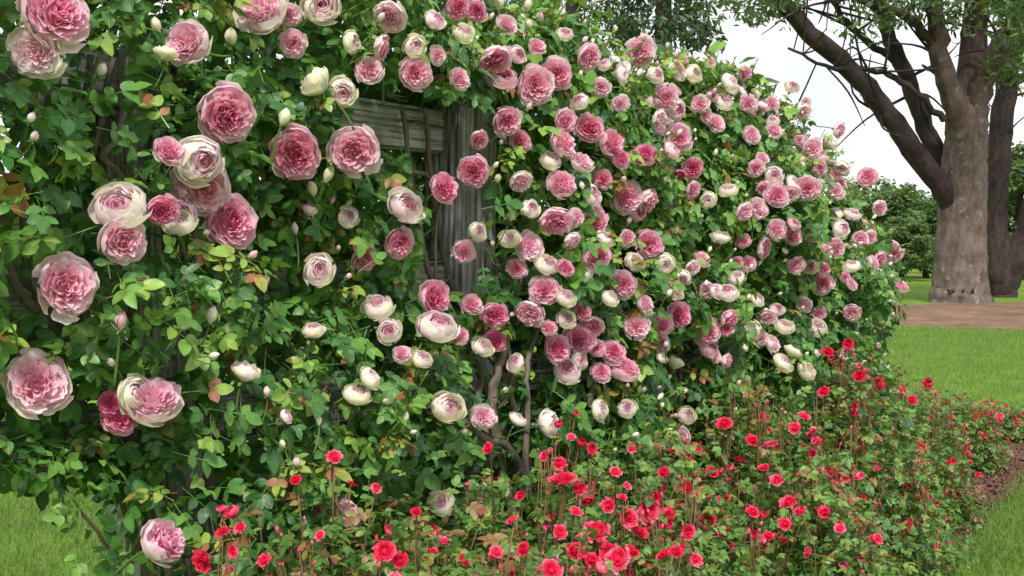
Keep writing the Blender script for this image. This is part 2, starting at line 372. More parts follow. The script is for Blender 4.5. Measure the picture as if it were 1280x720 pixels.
# bloom list: x, y, radius px, kind, tone shift
BL = [(62,20,42,'F',.05),(40,64,32,'F',.2),(230,56,30,'F',.1),(322,16,34,'F',.12),(395,10,24,'C',.3),(275,143,36,'F',.0),(363,192,33,'F',-.08),(437,188,34,'F',.02),
(240,200,30,'C',.25),(246,232,38,'F',.08),(281,278,34,'F',-.04),(205,190,20,'F',-.1),(146,266,33,'C',.2),(146,300,30,'F',-.02),(76,357,38,'F',.08),(42,478,38,'F',.06),(184,503,36,'F',.1),(158,490,22,'C',.3),
(143,520,22,'F',-.3),(195,676,31,'F',.05),(145,405,15,'B',-.25),(300,467,18,'C',.4),(257,397,15,'B',.2),(218,282,20,'C',.45),(348,150,15,'B',.4),(196,262,20,'F',-.2),(392,340,21,'C',.38),(493,303,21,'F',-.1),
(497,262,24,'C',.15),(538,412,26,'C',.2),(537,371,24,'F',-.2),(550,510,22,'C',.42),(548,236,21,'F',-.12),(586,214,21,'F',-.1),(612,76,23,'F',-.12),(663,108,25,'F',.02),(628,32,14,'F',.05),(512,93,22,'F',-.05),
(455,90,20,'F',.12),(482,22,22,'F',.1),(535,30,14,'C',.2),(573,45,15,'C',.35),(567,100,15,'F',.05),(690,93,21,'F',0),(730,72,18,'F',0),(795,65,21,'F',.02),(826,122,18,'F',.02),(843,173,18,'F',-.08),
(730,162,20,'F',-.12),(758,180,20,'F',-.15),(643,177,16,'F',-.05),(592,175,14,'F',0),(627,152,20,'F',-.02),(645,227,16,'F',.12),(695,232,21,'F',-.05),(688,275,22,'F',-.06),(776,246,23,'F',0),(803,250,17,'F',.02),
(740,322,20,'F',-.12),(806,305,19,'F',-.05),(573,314,16,'F',.1),(655,308,20,'F',.1),(630,300,14,'C',.42),(676,333,16,'C',.4),(675,363,21,'F',.05),(738,277,18,'F',-.15),(772,355,19,'F',-.02),(658,391,20,'F',.1),(583,381,15,'F',0),
(612,393,18,'F',-.25),(612,426,17,'F',-.28),(718,425,21,'F',-.05),(690,435,19,'F',-.12),(772,462,23,'F',-.08),(790,408,18,'F',.05),(843,393,18,'F',-.2),(876,412,20,'F',-.05),(905,398,14,'F',-.05),(760,440,17,'F',-.12),
(702,466,18,'C',.1),(735,408,16,'F',-.05),(731,246,17,'C',.15),(697,180,21,'F',-.05),(700,152,16,'F',.05),(860,210,14,'F',-.3),(800,195,17,'F',-.28),(950,310,15,'F',-.05),(965,245,16,'F',0),(1005,235,16,'F',.02),
(1010,187,14,'F',0),(962,165,11,'F',.05),(1022,354,15,'F',-.08),(1118,357,14,'F',.0),(1110,315,15,'F',.0),(1070,300,12,'F',.1),(1060,390,12,'F',.05),(1040,310,12,'F',.05),(965,287,14,'F',.12),
(985,295,13,'F',.0),(1010,293,13,'F',.05),(983,242,13,'F',.15),(890,155,13,'F',.05),(900,130,13,'C',.25),(930,130,12,'F',.15),(1080,222,13,'F',.0),(955,395,12,'F',.2),(915,350,12,'C',.3),(990,332,13,'F',.1),
(440,495,19,'C',.42),(452,474,16,'C',.3),(520,450,14,'C',.42),(596,435,15,'C',.45),(480,415,17,'C',.25),(495,443,13,'F',.1),(385,415,14,'C',.45),(467,387,21,'C',.32),(430,640,20,'F',.1),(545,630,18,'C',.25),
(403,222,14,'B',.4),(392,108,20,'C',.4),(421,116,19,'C',.4),(283,50,16,'B',.4),(640,525,12,'C',.4),(675,530,18,'C',.2),(598,520,17,'F',.15),(742,512,14,'C',.3),(778,512,13,'C',.25),(845,547,17,'F',.2),(852,520,12,'C',.3),
(1000,466,13,'C',.45),(590,290,13,'C',.4),(450,322,20,'F',-.1),(570,420,12,'F',0),(430,272,14,'C',.42),(385,240,14,'B',.42),(700,375,14,'C',.35),(800,380,14,'F',.1),(722,390,13,'F',-.15),(655,262,13,'C',.3),
(720,205,16,'F',.1),(680,205,15,'C',.2),(748,225,13,'F',-.1),(770,200,13,'F',-.2),(665,60,13,'F',.05),(700,45,11,'C',.3),(745,110,13,'F',.1),(770,95,12,'C',.2),(860,95,12,'C',.3),(870,130,12,'F',.1),(812,95,12,'C',.2),
(640,335,14,'F',.0),(750,300,13,'C',.2),(785,330,13,'C',.3),(826,330,13,'C',.35),(870,325,13,'F',.1),(895,300,12,'C',.3),(850,345,10,'C',.4),(925,265,13,'F',.1),(905,240,12,'C',.3),(880,250,11,'C',.35),(940,210,12,'F',.1),
(960,130,10,'F',.1),(985,110,9,'C',.2),(1000,140,10,'F',.2),(1030,180,11,'C',.3),(1040,240,11,'F',.1),(1060,270,11,'C',.2),(1095,260,10,'F',.1),(1085,330,12,'F',.05),(1060,335,11,'C',.3),(1095,365,11,'F',.1),(1040,270,10,'C',.3),
(1000,380,11,'F',.2),(975,410,12,'C',.3),(985,440,11,'C',.35),(940,375,11,'C',.35),(960,430,12,'F',.2),(930,330,11,'F',.05),(1020,210,10,'F',.1),(1050,210,10,'C',.2),(640,70,12,'C',.2),(720,130,12,'C',.25),(770,130,12,'F',.1),
(510,60,15,'C',.3),(470,60,16,'F',0),(430,55,14,'C',.3),(360,55,18,'F',.1),(355,20,16,'F',.1),(120,90,12,'B',.2),(190,35,12,'B',.4),(200,70,14,'C',.4),(540,70,12,'F',.1),(590,15,14,'F',-.2),(565,10,16,'F',-.1),(640,455,13,'C',.3),
(700,335,13,'F',-.1),(708,300,13,'F',.1),(725,345,12,'C',.3),(755,375,13,'C',.3),(745,465,14,'F',-.1),(715,450,13,'C',.2),(680,410,12,'F',-.05),(820,430,13,'F',.1),(838,455,12,'C',.3),(740,435,12,'F',-.1),(700,400,13,'C',.3)]
EX = rs.rand(85, 3)
for a, b, c in EX:      # further blooms in the right half
    x = 650+a*460; y = 45+b*420
    if y < np.interp(x, [640, 930, 1030, 1080, 1110], [35, 80, 130, 210, 290])+6: continue
    if min(math.hypot(x-q[0], y-q[1]) for q in BL) < np.interp(x, [640, 1100], [24, 16]): continue
    BL.append((x, y, np.interp(x, [640, 1100], [15, 11])*(.75+.4*c), 'C' if c > .6 else 'F', .4*c-.1))
for (x, y, r, k, s) in list(BL):      # companions that make the blooms sit in trusses
    if k == 'F' and (x > 600 and rs.rand() < .66 or x < 600 and r < 26 and rs.rand() < .4):
        a = rs.uniform(0, 6.28); q = r*rs.uniform(1.0, 1.4); X, Y = x+q*math.cos(a), y+q*math.sin(a)*.9
        if X > 1105 or Y < np.interp(X, [640, 930, 1030, 1080, 1110], [35, 80, 130, 210, 290])+4 or (430 < X < 620 and 120 < Y < 370): continue
        BL.append((X, Y, r*rs.uniform(.6, .9), rs.choice(['F', 'C', 'F']), s+rs.uniform(-.12, .2)))
blooms = []; CAMP = np.array([0, 0, CH])
def add_bloom(P, rad, k, s, t):
    i = plant_of(t)
    if k != 'B':
        if NB[i] >= 100: return
        NB[i] += 1
    Z = np.linalg.norm(P-CAMP); tc = (CAMP-P)/Z
    f = NRM*.45+tc*.7+UP*.14+rs.randn(3)*.38
    if k == 'C': f = f+UP*.5+rs.randn(3)*.25
    if k == 'B': f = f*.4+UP*.8+rs.randn(3)*.2
    f /= np.linalg.norm(f); P = P+NRM*.015
    e, l = PL[i]
    if s >= .38: s -= .08
    if k == 'F': me = random.choice(FULL); rr = rad*1.0; B = P-f*rr*.45
    elif k == 'C': me = random.choice(CUP); rr = rad*1.25; B = P-f*rr*.5
    else: me = random.choice(BUD); rr = rad*1.0; B = P-f*rr*.5
    o = place('bud' if k == 'B' else 'bloom', me, BCAL if k == 'B' else CALYX, e, l, B, f, rr, s+rs.uniform(-.08, .07))
    if k == 'C' and s >= .3: o['label'] = 'half open cream rose bloom'
    elif k == 'F' and s <= -.2: o['label'] = 'deep pink full rose bloom'
    blooms.append((*(B+f*rr*.9), rr)); blooms.append((*(B+f*rr*.2), rr))
for (x, y, r, k, s) in BL:
    P, t, d, h = surf(x, y); add_bloom(P, min(r*np.linalg.norm(P-CAMP)/FPX, .062), k, s, t)
for q in range(75):      # blooms riding the crest
    t = -.2+2.95*((q+rs.rand())/75); h = float(Htop(np.array(t)))-rs.uniform(-.02, .16); d = float(Dfr(np.array(t), np.array(h)))*rs.uniform(.6, 1.)+.01; P = F(t, d, h)
    if any(((P-np.array(b[:3]))**2).sum() < (b[3]+.012)**2 for b in blooms): continue
    c = rs.rand(); add_bloom(P, rs.uniform(.017, .031), 'F' if c < .5 else ('C' if c < .8 else 'B'), rs.uniform(-.05, .3), t)
# ---------------------------------------------------------------- hedge foliage
def in_gap(P, d, yd=None):
    out = np.zeros(len(P), bool); j = rs.randn(len(P))*6
    steps = [0.] if yd is None else [0., .05, .09]
    for s in steps:
        x, y = proj(P if yd is None else P+yd*s)
        g = ((x > 526+j) & (x < 614+j) & (y > 128+j) & (y < 362+j*2))
        g |= ((x > 446+j) & (x < 545) & (y > 118+j) & (y < 182+j))
        g |= ((x > 605) & (x < 668) & (y > 440+j) & (y < 640) & (j < 4))
        g |= ((x > 118+j) & (x < 160) & (y > 150) & (y < 210) & (j < 2))
        out |= g
    return out & (d > -.03)
def lawn_gap(P, yd):
    out = np.zeros(len(P), bool); r = rs.rand(len(P)) < .96
    for s in (0, .07):
        x, y = proj(P+yd*s); out |= (x < 134) & (y > 624-x*.12) & r
    return out
def layer(n, dfun, nz, scr, mask=True, hmin=.15):
    t = rs.uniform(-2.3, TE+.05, n); H = Htop(t); h = hmin+(H+.03-hmin)*rs.rand(n)
    d = dfun(t, h, n)
    keep = np.ones(n, bool)
    if mask: keep &= (NM(t, h) > -.8) | (rs.rand(n) < .3)
    low = (t < -.97-.6*d+.05*NT(h, h)) & (h < .90+.25*d+.04*NT(t, t)); keep &= ~low
    keep &= ~((t < .1) & (h < .8) & (rs.rand(n) < .3))
    t, h, d = t[keep], h[keep], d[keep]; P = F(t, d, h); n = len(P)
    return finish(t, d, P, nz, scr, mask)
def finish(t, d, P, nz, scr, mask=True):
    n = len(P); zd = nz+rs.randn(n, 3)*.55; yd = rs.randn(n, 3)*.8-UP*.45+NRM*.2
    yd = basis(zd, yd)[:, 1]
    keep = ~in_gap(P, d, yd) & ~lawn_gap(P, yd)
    if mask:
        for b in blooms: keep &= ((P+yd*.04-b[:3])**2).sum(1) > (b[3]*.95+.022)**2
    sc = rs.uniform(*scr, keep.sum()); t = t[keep]; sc = sc*np.where(t < -.5, .84, 1)
    return t, P[keep], zd[keep], yd[keep], sc
accs = [Acc() for _ in PL]
def emit(t, P, zd, yd, sc):
    idx = np.searchsorted(bounds, t+rs.randn(len(t))*.06)
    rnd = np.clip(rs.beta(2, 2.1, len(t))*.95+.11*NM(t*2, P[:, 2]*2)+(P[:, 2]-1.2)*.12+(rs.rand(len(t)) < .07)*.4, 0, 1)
    for i in range(5):
        k = idx == i; scatter(accs[i], P[k], zd[k], yd[k], sc[k], CT, rnd[k])
emit(*layer(18000, lambda t, h, n: Dfr(t, h)-np.abs(rs.exponential(.045, n)), NRM*.75+UP*.75, (.56, .98)))
emit(*layer(4200, lambda t, h, n: Dfr(t, h)*rs.uniform(.1, .75, n), NRM*.6+UP*.8, (.8, 1.15)))
emit(*layer(7500, lambda t, h, n: -rs.uniform(.08, .30, n)*np.clip((Htop(t)-h)/.3, .1, 1)**.5, -NRM*.7+UP*.6, (1.1, 1.6), False))
emit(*layer(1800, lambda t, h, n: rs.uniform(-.1, .03, n), NRM*.5+UP*.6, (1.1, 1.5), False))
for (x0, x1, y0, y1, n) in ((225, 440, 85, 215, 330), (425, 530, 190, 345, 190), (0, 160, 545, 610, 200), (60, 125, 140, 220, 60)):     # denser sprays hanging over the rails
    X = rs.uniform(x0, x1, n); Y = rs.uniform(y0, y1, n); d = rs.uniform(.07, .25, n)
    P = np.array([on_plane(a, b, c) for a, b, c in zip(X, Y, d)]); t, d, h = toF(P); emit(*finish(t, d, P, NRM*.75+UP*.75, (.55, .9)))
# shoots standing out of the surface
tw = [Acc() for _ in PL]
for k in range(340):
    if k < 130: t = rs.uniform(-2, 2.95); h = float(Htop(np.array(t)))-.05; up = 1
    else: t = rs.uniform(-1.4, 2.9); h = rs.uniform(.4, 1.9); up = .35
    if up < 1 and (h > Htop(np.array(t))-.1 or (t < -.9 and h < 1.02)): continue
    d = float(Dfr(np.array(t), np.array(h)))*rs.uniform(.2, 1) if up == 1 else float(Dfr(np.array(t), np.array(h)))-.03
    A0 = F(t, d, h); L = rs.uniform(.05, .15) if up == 1 else rs.uniform(.05, .11)
    dr = UP*up+NRM*rs.uniform(.1, .7)+DIR*rs.uniform(-.5, .5); dr /= np.linalg.norm(dr)
    if in_gap(np.array([A0]), np.array([1.]), dr[None])[0]: continue
    q = np.linspace(0, 1, 5)[:, None]; pts = A0-dr*.06+dr*(L+.06)*q+NRM*.03*q**2*rs.uniform(-1, 1)
    i = plant_of(t); tube(tw[i], pts, np.linspace(.0028, .0015, 5), 4)
    m = rs.randint(3, 7); qq = rs.uniform(.0, .9, m)[:, None]; LP = A0+dr*L*qq
    scatter(accs[i], LP, UP+NRM*.3+rs.randn(m, 3)*.5, rs.randn(m, 3)+dr*.4, rs.uniform(.4, .75, m), CT, np.clip(rs.normal(.86, .12, m), 0, 1))
    if rs.rand() < .62:
        e, l = PL[i]; place('bud', random.choice(BUD), BCAL, e, l, pts[-1], dr+rs.randn(3)*.1, rs.uniform(.009, .016), rs.uniform(-.3, .4))
# a few trailing shoots over the lawn gap
for (xa, ya, xb, yb) in ((75, 600, 95, 680), (175, 640, 140, 712)):
    a_, b_ = on_plane(xa, ya, .2), on_plane(xb, yb, .26); p, r = smooth_path([a_, (a_+b_)/2+NRM*.02+DIR*.01, b_], [.003, .0025, .0015], 4); tube(tw[0], p, r, 4)
    LP = p[3:]+rs.randn(len(p)-3, 3)*.01; m = len(LP); scatter(accs[0], LP, NRM*.8+UP*.5+rs.randn(m, 3)*.3, rs.randn(m, 3), rs.uniform(.4, .65, m), CT, rs.uniform(.2, .8, m))
# cream buds just clear of the leaves
cnt = 0
while cnt < 170:
    t = rs.uniform(-1.3, 2.9); h = rs.uniform(.75, 2.0)
    if h > Htop(np.array(t))-.08 or (t < -.9 and h < 1.05): continue
    d = float(Dfr(np.array(t), np.array(h)))+.025; P = F(t, d, h)
    if in_gap(P[None], np.array([1.]))[0] or any(((P-np.array(b[:3]))**2).sum() < (b[3]+.018)**2 for b in blooms): continue
    cnt += 1; i = plant_of(t)
    e, l = PL[i]; f = UP*.8+NRM*.6+rs.randn(3)*.35; c = rs.rand()
    if c < .82 or NB[i] >= 100: place('bud', random.choice(BUD), BCAL, e, l, P, f, rs.uniform(.010, .017), rs.uniform(-.1, .42))
    else: NB[i] += 1; place('bloom', random.choice(CUP), CALYX, e, l, P, f+NRM*.4, rs.uniform(.016, .024), rs.uniform(.0, .28))
# bare arching twigs inside
for k in range(150):
    t = rs.uniform(-1.2, 2.7); h = rs.uniform(.3, 1.7)
    if t < -.7 and h < 1.05: continue
    A0 = F(t, rs.uniform(.02, .14), h); dr = DIR*rs.uniform(-1, 1)+UP*rs.uniform(-.4, 1)+NRM*rs.uniform(-.25, .12); dr /= np.linalg.norm(dr); L = rs.uniform(.15, .32)
    p, r = smooth_path([A0, A0+dr*L*.5+rs.randn(3)*.02, A0+dr*L+rs.randn(3)*.03-UP*.03], [.0035, .003, .002], 4)
    tube(tw[plant_of(t)], p, r, 5)
for i, (e, l) in enumerate(PL):
    put('foliage', accs[i].mesh('foliage', M['leaf'], l), e); put('twigs', tw[i].mesh('twigs', M['green'], l), e)
# canes
def cane(i, pts, r0, r1):
    e, l = PL[i]; a = Acc(); p, r = smooth_path(pts, np.linspace(r0, r1, len(pts)), 7, .002); tube(a, p, r, 8, .08, rs.rand()*9)
    put('cane', a.mesh('cane', M['cane'], l), e)
for i, t0 in enumerate(pl_t):
    for k in range(5):
        dt = rs.uniform(-.6, .6) if i < 4 else rs.uniform(-.8, .3)
        if i == 0: dt = abs(dt)
        t1 = t0+dt; o_ = .3 if i == 0 else 0
        cane(i, [F(t0+rs.uniform(-.06, .06)+o_*1.3, .12, 0), F(t0+dt*.15+o_*1.3, .16, .4), F(t0+dt*.45+o_*.7, .12+rs.uniform(-.03, .06), .9), F(t0+dt*.8, .08, 1.25), F(t1, .1, min(1.65, float(Htop(np.array(t1)))-.2))], .014, .006)
def Q(x, y, d): return on_plane(x, y, d)
cane(1, [F(.3, .14, 0), Q(640, 640, .22), Q(622, 560, .24), Q(616, 490, .24), Q(632, 430, .22), Q(652, 330, .14)], .017, .009)
cane(1, [F(.32, .14, 0), Q(655, 600, .26), Q(600, 545, .28), Q(560, 515, .26), Q(505, 500, .2)], .012, .006)
cane(1, [F(.34, .14, 0), Q(662, 620, .25), Q(660, 520, .27), Q(662, 440, .25), Q(700, 360, .16)], .010, .006)
cane(1, [F(.36, .1, 0), Q(742, 560, .22), Q(738, 500, .27), Q(742, 440, .2)], .013, .009)
cane(1, [F(.28, .12, .1), Q(600, 640, .18), Q(590, 540, .2), Q(600, 460, .18), Q(560, 380, .13)], .011, .006)
cane(1, [Q(612, 520, .2), Q(640, 480, .24), Q(628, 380, .2), Q(610, 300, .1)], .007, .004)
cane(1, [Q(560, 420, .12), Q(545, 350, .12), Q(552, 250, .11), Q(600, 190, .12)], .004, .003)
cane(1, [Q(480, 200, .12), Q(520, 214, .12), Q(540, 224, .11)], .007, .005)
cane(0, [F(-.85, .12, .2), Q(170, 570, .12), Q(60, 590, .2), Q(5, 560, .2)], .008, .005)
cane(0, [Q(-30, 230, .2), Q(20, 360, .2), Q(60, 400, .16), Q(140, 480, .1), Q(200, 560, .1)], .009, .006)
cane(0, [Q(250, 690, .18), Q(190, 702, .22), Q(150, 695, .22), Q(100, 640, .24)], .005, .003)
cane(0, [Q(140, 330, .12), Q(160, 240, .2), Q(130, 190, .24), Q(175, 175, .22)], .007, .004)
cane(0, [Q(230, 420, .2), Q(225, 360, .28), Q(250, 320, .26)], .005, .004)
# ---------------------------------------------------------------- fence
def beam(length, w, dp, seed, taper_top=0.):
    g = np.random.RandomState(seed); Mx = 112; K = 46
    per = 2*(w+dp); s = np.arange(Mx)/Mx*per; X = []
    for q in s:
        if q < w: c = (-w/2+q, -dp/2)
        elif q < w+dp: c = (w/2, -dp/2+q-w)
        elif q < 2*w+dp: c = (w/2-(q-w-dp), dp/2)
        else: c = (-w/2, dp/2-(q-2*w-dp))
        X.append(c)
    X = np.array(X)
    rnd = (np.abs(X[:, 0])/(w/2))**8*(np.abs(X[:, 1])/(dp/2))**8
    base = g.rand(Mx)*.005; crack = (g.rand(Mx) < .18)*g.uniform(.008, .02, Mx)*min(1, dp/.1)
    base = base+crack; V = []; At = []
    ph = g.uniform(0, 6.28, Mx)
    for k in range(K):
        z = length*k/(K-1); dpt = base*(.6+.5*np.sin(z*5+ph))+g.rand(Mx)*.0012+.006*rnd
        sc = 1-dpt/np.maximum(np.linalg.norm(X, axis=1), .01)
        zz = np.full(Mx, z)
        if k in (0, K-1): zz = zz+g.uniform(-.009, .004, Mx)*(1 if k else -1)-crack*(1 if k else -1)
        off = np.array([.004*math.sin(z*2.1+seed), .003*math.sin(z*3+seed)])
        V.append(np.concatenate([X*sc[:, None]+off, zz[:, None]], 1)); At.append(np.stack([s, zz, np.full(Mx, seed*1.7)], 1))
    n = K*Mx; V = np.concatenate(V+[np.array([[0, 0, -.0], [0, 0, length]])]); At = np.concatenate(At+[np.array([[0, 0, seed], [0, length, seed]])]); T = []
    for k in range(K-1):
        for j in range(Mx):
            p = k*Mx+j; q = k*Mx+(j+1) % Mx; T += [(p, q, q+Mx), (p, q+Mx, p+Mx)]
    for j in range(Mx): T += [((j+1) % Mx, j, n), ((K-1)*Mx+j, (K-1)*Mx+(j+1) % Mx, n+1)]
    return V, np.array(T), At
fr = empty('wooden_fence', P0); tag(fr, 'weathered grey post and rail fence buried under the climbing roses', 'fence')
pts_t = [-2.05, -.88, 0., 1.07, 2.05, 2.85]
Rz = Matrix(((DIR[0], -NRM[0], 0, 0), (DIR[1], -NRM[1], 0, 0), (0, 0, 1, 0), (0, 0, 0, 1)))
for i, t in enumerate(pts_t):
    V, T, At = beam(1.72 if i < 4 else 1.5-.35*(i == 5), .158, .14, i+3); me = mesh('post', V, T, M['wood'], {'luv': At}, False)
    o = put('post', me, fr); o.matrix_basis = Matrix.Translation(Vector(t*DIR-.03*UP)) @ Rz @ Matrix.Rotation(R([1, -1, .4, -1.2, 1, -.6][i]), 4, 'Y')
for i in range(len(pts_t)-1):
    for j, (h, hh) in enumerate(((1.615, .115), (1.235, .10), (.95, .11))):
        if i >= 3 and j == 0: continue
        if i == 4 and j == 1: continue
        t0, t1 = pts_t[i]+.078, pts_t[i+1]-.078
        V, T, At = beam(t1-t0, hh, .045, 20+i*3+j); me = mesh('rail', V, T, M['wood'], {'luv': At}, False)
        o = put('rail', me, fr)
        B = Matrix(((0, NRM[0], DIR[0], 0), (0, NRM[1], DIR[1], 0), (1, 0, 0, 0), (0, 0, 0, 1)))
        o.matrix_basis = Matrix.Translation(Vector(t0*DIR+h*UP+.01*NRM)) @ B
# ---------------------------------------------------------------- red shrub roses
SH = [(300,.5,665,.28,'small sparse red rose bush at the bottom left, below the largest pink blooms'),
(430,.42,602,.30,'red rose bush with small buds, just left of the bare climbing canes'),
(560,.45,612,.30,'red rose bush directly below the exposed fence post, with thin reddish stems'),
(705,.5,535,.36,'red rose bush just right of the bare canes, one big scarlet bloom near its top'),
(820,.48,530,.34,'red rose bush under the densest pink clusters, with a tight bunch of scarlet blooms'),
(905,.32,500,.3,'red rose bush close against the fence base, right of the scarlet bunch'),
(965,.5,478,.33,'red rose bush in mid bed with upright stems and scattered scarlet blooms'),
(1050,.38,420,.33,'tallest red rose bush, standing below the right end of the climbing roses'),
(1005,.68,580,.30,'low leafy red rose bush at the bed front, right of centre'),
(1125,.26,465,.30,'red rose bush beside the hedge end, with many crimson buds'),
(1090,.42,550,.28,'glossy green rose bush at the lawn edge with few red buds'),
(1185,.08,490,.30,'red rose bush past the hedge end, in line with the big tree trunk'),
(1140,.30,580,.22,'low dark green rose bush bordering the mulch strip'),
(1245,.04,506,.32,'farthest red rose bush, at the right edge of the photo'),
(645,.8,648,.3,'near red rose bush at the bottom centre with pinkish red blooms'),
(480,.7,672,.26,'near red rose bush at the bottom edge, left of centre'),
(840,.8,662,.32,'near red rose bush, bottom right of centre, with open crimson blooms')]
RL = [(703,600,19),(962,557,16),(810,640,22),(832,648,17),(785,648,16),(760,632,12),(745,665,20),(772,700,20),(480,690,16),(253,700,16),(418,572,12),(610,560,9),(655,687,11),(993,535,10),(1000,640,12),(885,650,14),(720,690,15),(1092,585,9),
(1140,500,10),(1165,525,10),(970,600,9),(985,628,12),(930,610,10),(955,585,9),(905,530,12),(720,640,10),(735,625,10),(760,690,14),(690,712,16),(860,610,10),(900,640,10),(870,700,10),(1040,590,9),(1070,560,9),(1110,640,8),(1150,560,9),(1180,600,8),
(1205,540,8),(1235,575,7),(1250,520,7),(1215,515,8),(1160,480,8),(1130,490,9),(1100,480,9),(1060,430,8),(1075,470,9),(1030,490,9),(1035,440,8),(1005,520,9),(940,550,9),(870,560,9),(790,560,8),(770,590,9),(830,590,9),(740,560,8),(650,620,8),
(600,640,8),(520,640,8),(440,605,8),(370,600,8),(300,660,9),(290,690,9),(330,700,10),(400,670,8),(1225,520,6),(845,690,10),(920,690,9),(960,670,9),(1010,690,9),(1050,660,8),(1090,690,8),(470,610,8),(680,570,9),
(800,665,13),(820,625,12),(790,690,12),(740,700,12),(700,665,11),(860,665,11),(905,665,10),(940,640,10),(700,580,11),(725,610,11),(500,700,12),(540,690,9),(580,700,9),(620,690,10),(640,650,9),(980,655,10),(1030,640,9),(925,575,9),(890,590,9)]
NS = Noise(9, 6, 18)
SHO = []
for (x, d, y, r, lab) in SH:
    P = on_plane(x, y, d); e = empty('shrub_rose', (P[0], P[1], .0)); tag(e, lab, 'rose bush', 'low red roses planted along the foot of the fence')
    SHO.append([e, np.array([P[0], P[1], 0.]), r, P[2], x, y, []])
for (x, y, r) in RL:
    best = min(SHO, key=lambda s: abs(x-s[4])*(1.0 if y > s[5]-25 else 3)+max(0, s[5]-y)*4+abs(y-s[5]-60)*.35)
    off = best[2]*(.25+.55*min(1, max(0, (y-best[5])/160)))
    dd = float(best[1]@NRM)-C0+off*.95
    P = on_plane(x, y, min(dd, 1.15))
    best[6].append((P, r*np.linalg.norm(P-CAMP)/FPX))
for si, (e, c, r, H, x, y, lst) in enumerate(SHO):
    fa, st = Acc(), Acc(); big = r*1.15
    def dome(n, lo=.55, hmin=.1):
        v = rs.randn(n, 3); v[:, 2] = np.abs(v[:, 2])*1.1; v /= np.linalg.norm(v, axis=1)[:, None]
        q = rs.uniform(lo, 1, n)**.6*(1+.10*np.clip(NS(v[:, 0]*2+si, v[:, 1]*2+v[:, 2]*3), -1.6, .9))
        p = v*q[:, None]; return np.stack([p[:, 0]*big, p[:, 1]*big, hmin+p[:, 2]*(H-hmin)], 1), v
    def ok(P, yd=0):
        keep = np.ones(len(P), bool)
        for (b, rb) in lst: keep &= ((P-b)**2).sum(1) > (rb+.018)**2
        gx, gy = proj(P); g2 = (gx > 595) & (gx < 680) & (gy > 430) & (gy < 590) & (rs.rand(len(P)) < .8)
        g3 = (gx < 215) & (gy > 600)
        return keep & ~g2 & ~g3
    nl = 1700
    p, v = dome(nl, .45, .06); P = p+c
    zd = v*.4+UP*.8+rs.randn(nl, 3)*.5
    keep = ok(P)
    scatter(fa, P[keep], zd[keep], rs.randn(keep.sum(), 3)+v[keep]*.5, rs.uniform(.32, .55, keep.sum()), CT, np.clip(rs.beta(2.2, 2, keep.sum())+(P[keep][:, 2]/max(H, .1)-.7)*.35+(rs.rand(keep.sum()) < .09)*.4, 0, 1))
    few = si in (0, 1, 2, 10, 12); NTp = 84
    tips, tv = dome(NTp, .85, .16); tips[:, 2] += rs.uniform(-.06, .01, NTp); nbl = len(lst); nbu = 0
    for j in range(NTp):
        T1 = tips[j]+c; B0 = c+np.array([tips[j][0]*.3, tips[j][1]*.3, 0])
        if not ok(T1[None])[0]: continue
        mid = (B0+T1)/2+np.array([tips[j][0], tips[j][1], 0])*.25-UP*.04+rs.randn(3)*.03
        p_, r_ = smooth_path([B0, mid, T1], [.0026, .0016, .0009], 5); tube(st, p_, r_, 4)
        LP = np.repeat(p_[-8:-1], 2, 0)+rs.randn(14, 3)*.012; kk = ok(LP)
        if kk.any(): scatter(fa, LP[kk], UP*.7+rs.randn(kk.sum(), 3)*.5, rs.randn(kk.sum(), 3)+tv[j]*.3, rs.uniform(.24, .45, kk.sum()), CT, np.clip(rs.normal(.78, .18, kk.sum()), 0, 1))
        f = tv[j]*.5+UP*.4-np.array([c[0], c[1], 0])/np.linalg.norm(c)*.5+rs.randn(3)*.25
        if rs.rand() < (.24 if few else .46) and nbl < 97:
            nb = rs.choice([1, 2, 3, 4], p=[.25, .3, .25, .2])
            for _ in range(nb):
                if nbl >= 99: break
                T2 = T1+rs.randn(3)*.016*(nb > 1); nbl += 1
                if nb > 1: tube(st, [p_[-3], (p_[-3]+T2)/2+rs.randn(3)*.003, T2], [.0013, .0011, .0009], 4)
                place('bloom', random.choice(ROPEN+RCUP), RCAL, e, c, T2, f+rs.randn(3)*.25, rs.uniform(.010, .018), rs.uniform(-.3, .28))
        else:
            for _ in range(rs.randint(2, 6)):
                if nbu >= 99: break
                T2 = T1+rs.randn(3)*.020; g_ = UP*.8+tv[j]*.3+rs.randn(3)*.3; nbu += 1
                tube(st, [p_[-3], (p_[-3]+T2)/2+rs.randn(3)*.003, T2], [.0013, .0011, .0008], 4)
                place('bud', random.choice(RBUD), RBCAL, e, c, T2, g_, rs.uniform(.0045, .009), rs.uniform(-.2, .1))
    for (b, rb) in lst:
        f = CAMP-b; f = f/np.linalg.norm(f)*.7+UP*.45+rs.randn(3)*.35; f /= np.linalg.norm(f); rb = min(rb*1.05, .034)
        place('bloom', random.choice(ROPEN), RCAL, e, c, b-f*rb*.2, f, rb, rs.uniform(-.28, .18))
        B0 = c+rs.randn(3)*.03*np.array([1, 1, 0]); p_, r_ = smooth_path([B0, (B0+b)/2+rs.randn(3)*.02-NRM*.05, b-f*rb*.6], [.003, .0022, .0015], 4); tube(st, p_, r_, 4)
    put('foliage', fa.mesh('foliage', M['sleaf'], c), e); put('stems', st.mesh('stems', M['redstem'], c), e)
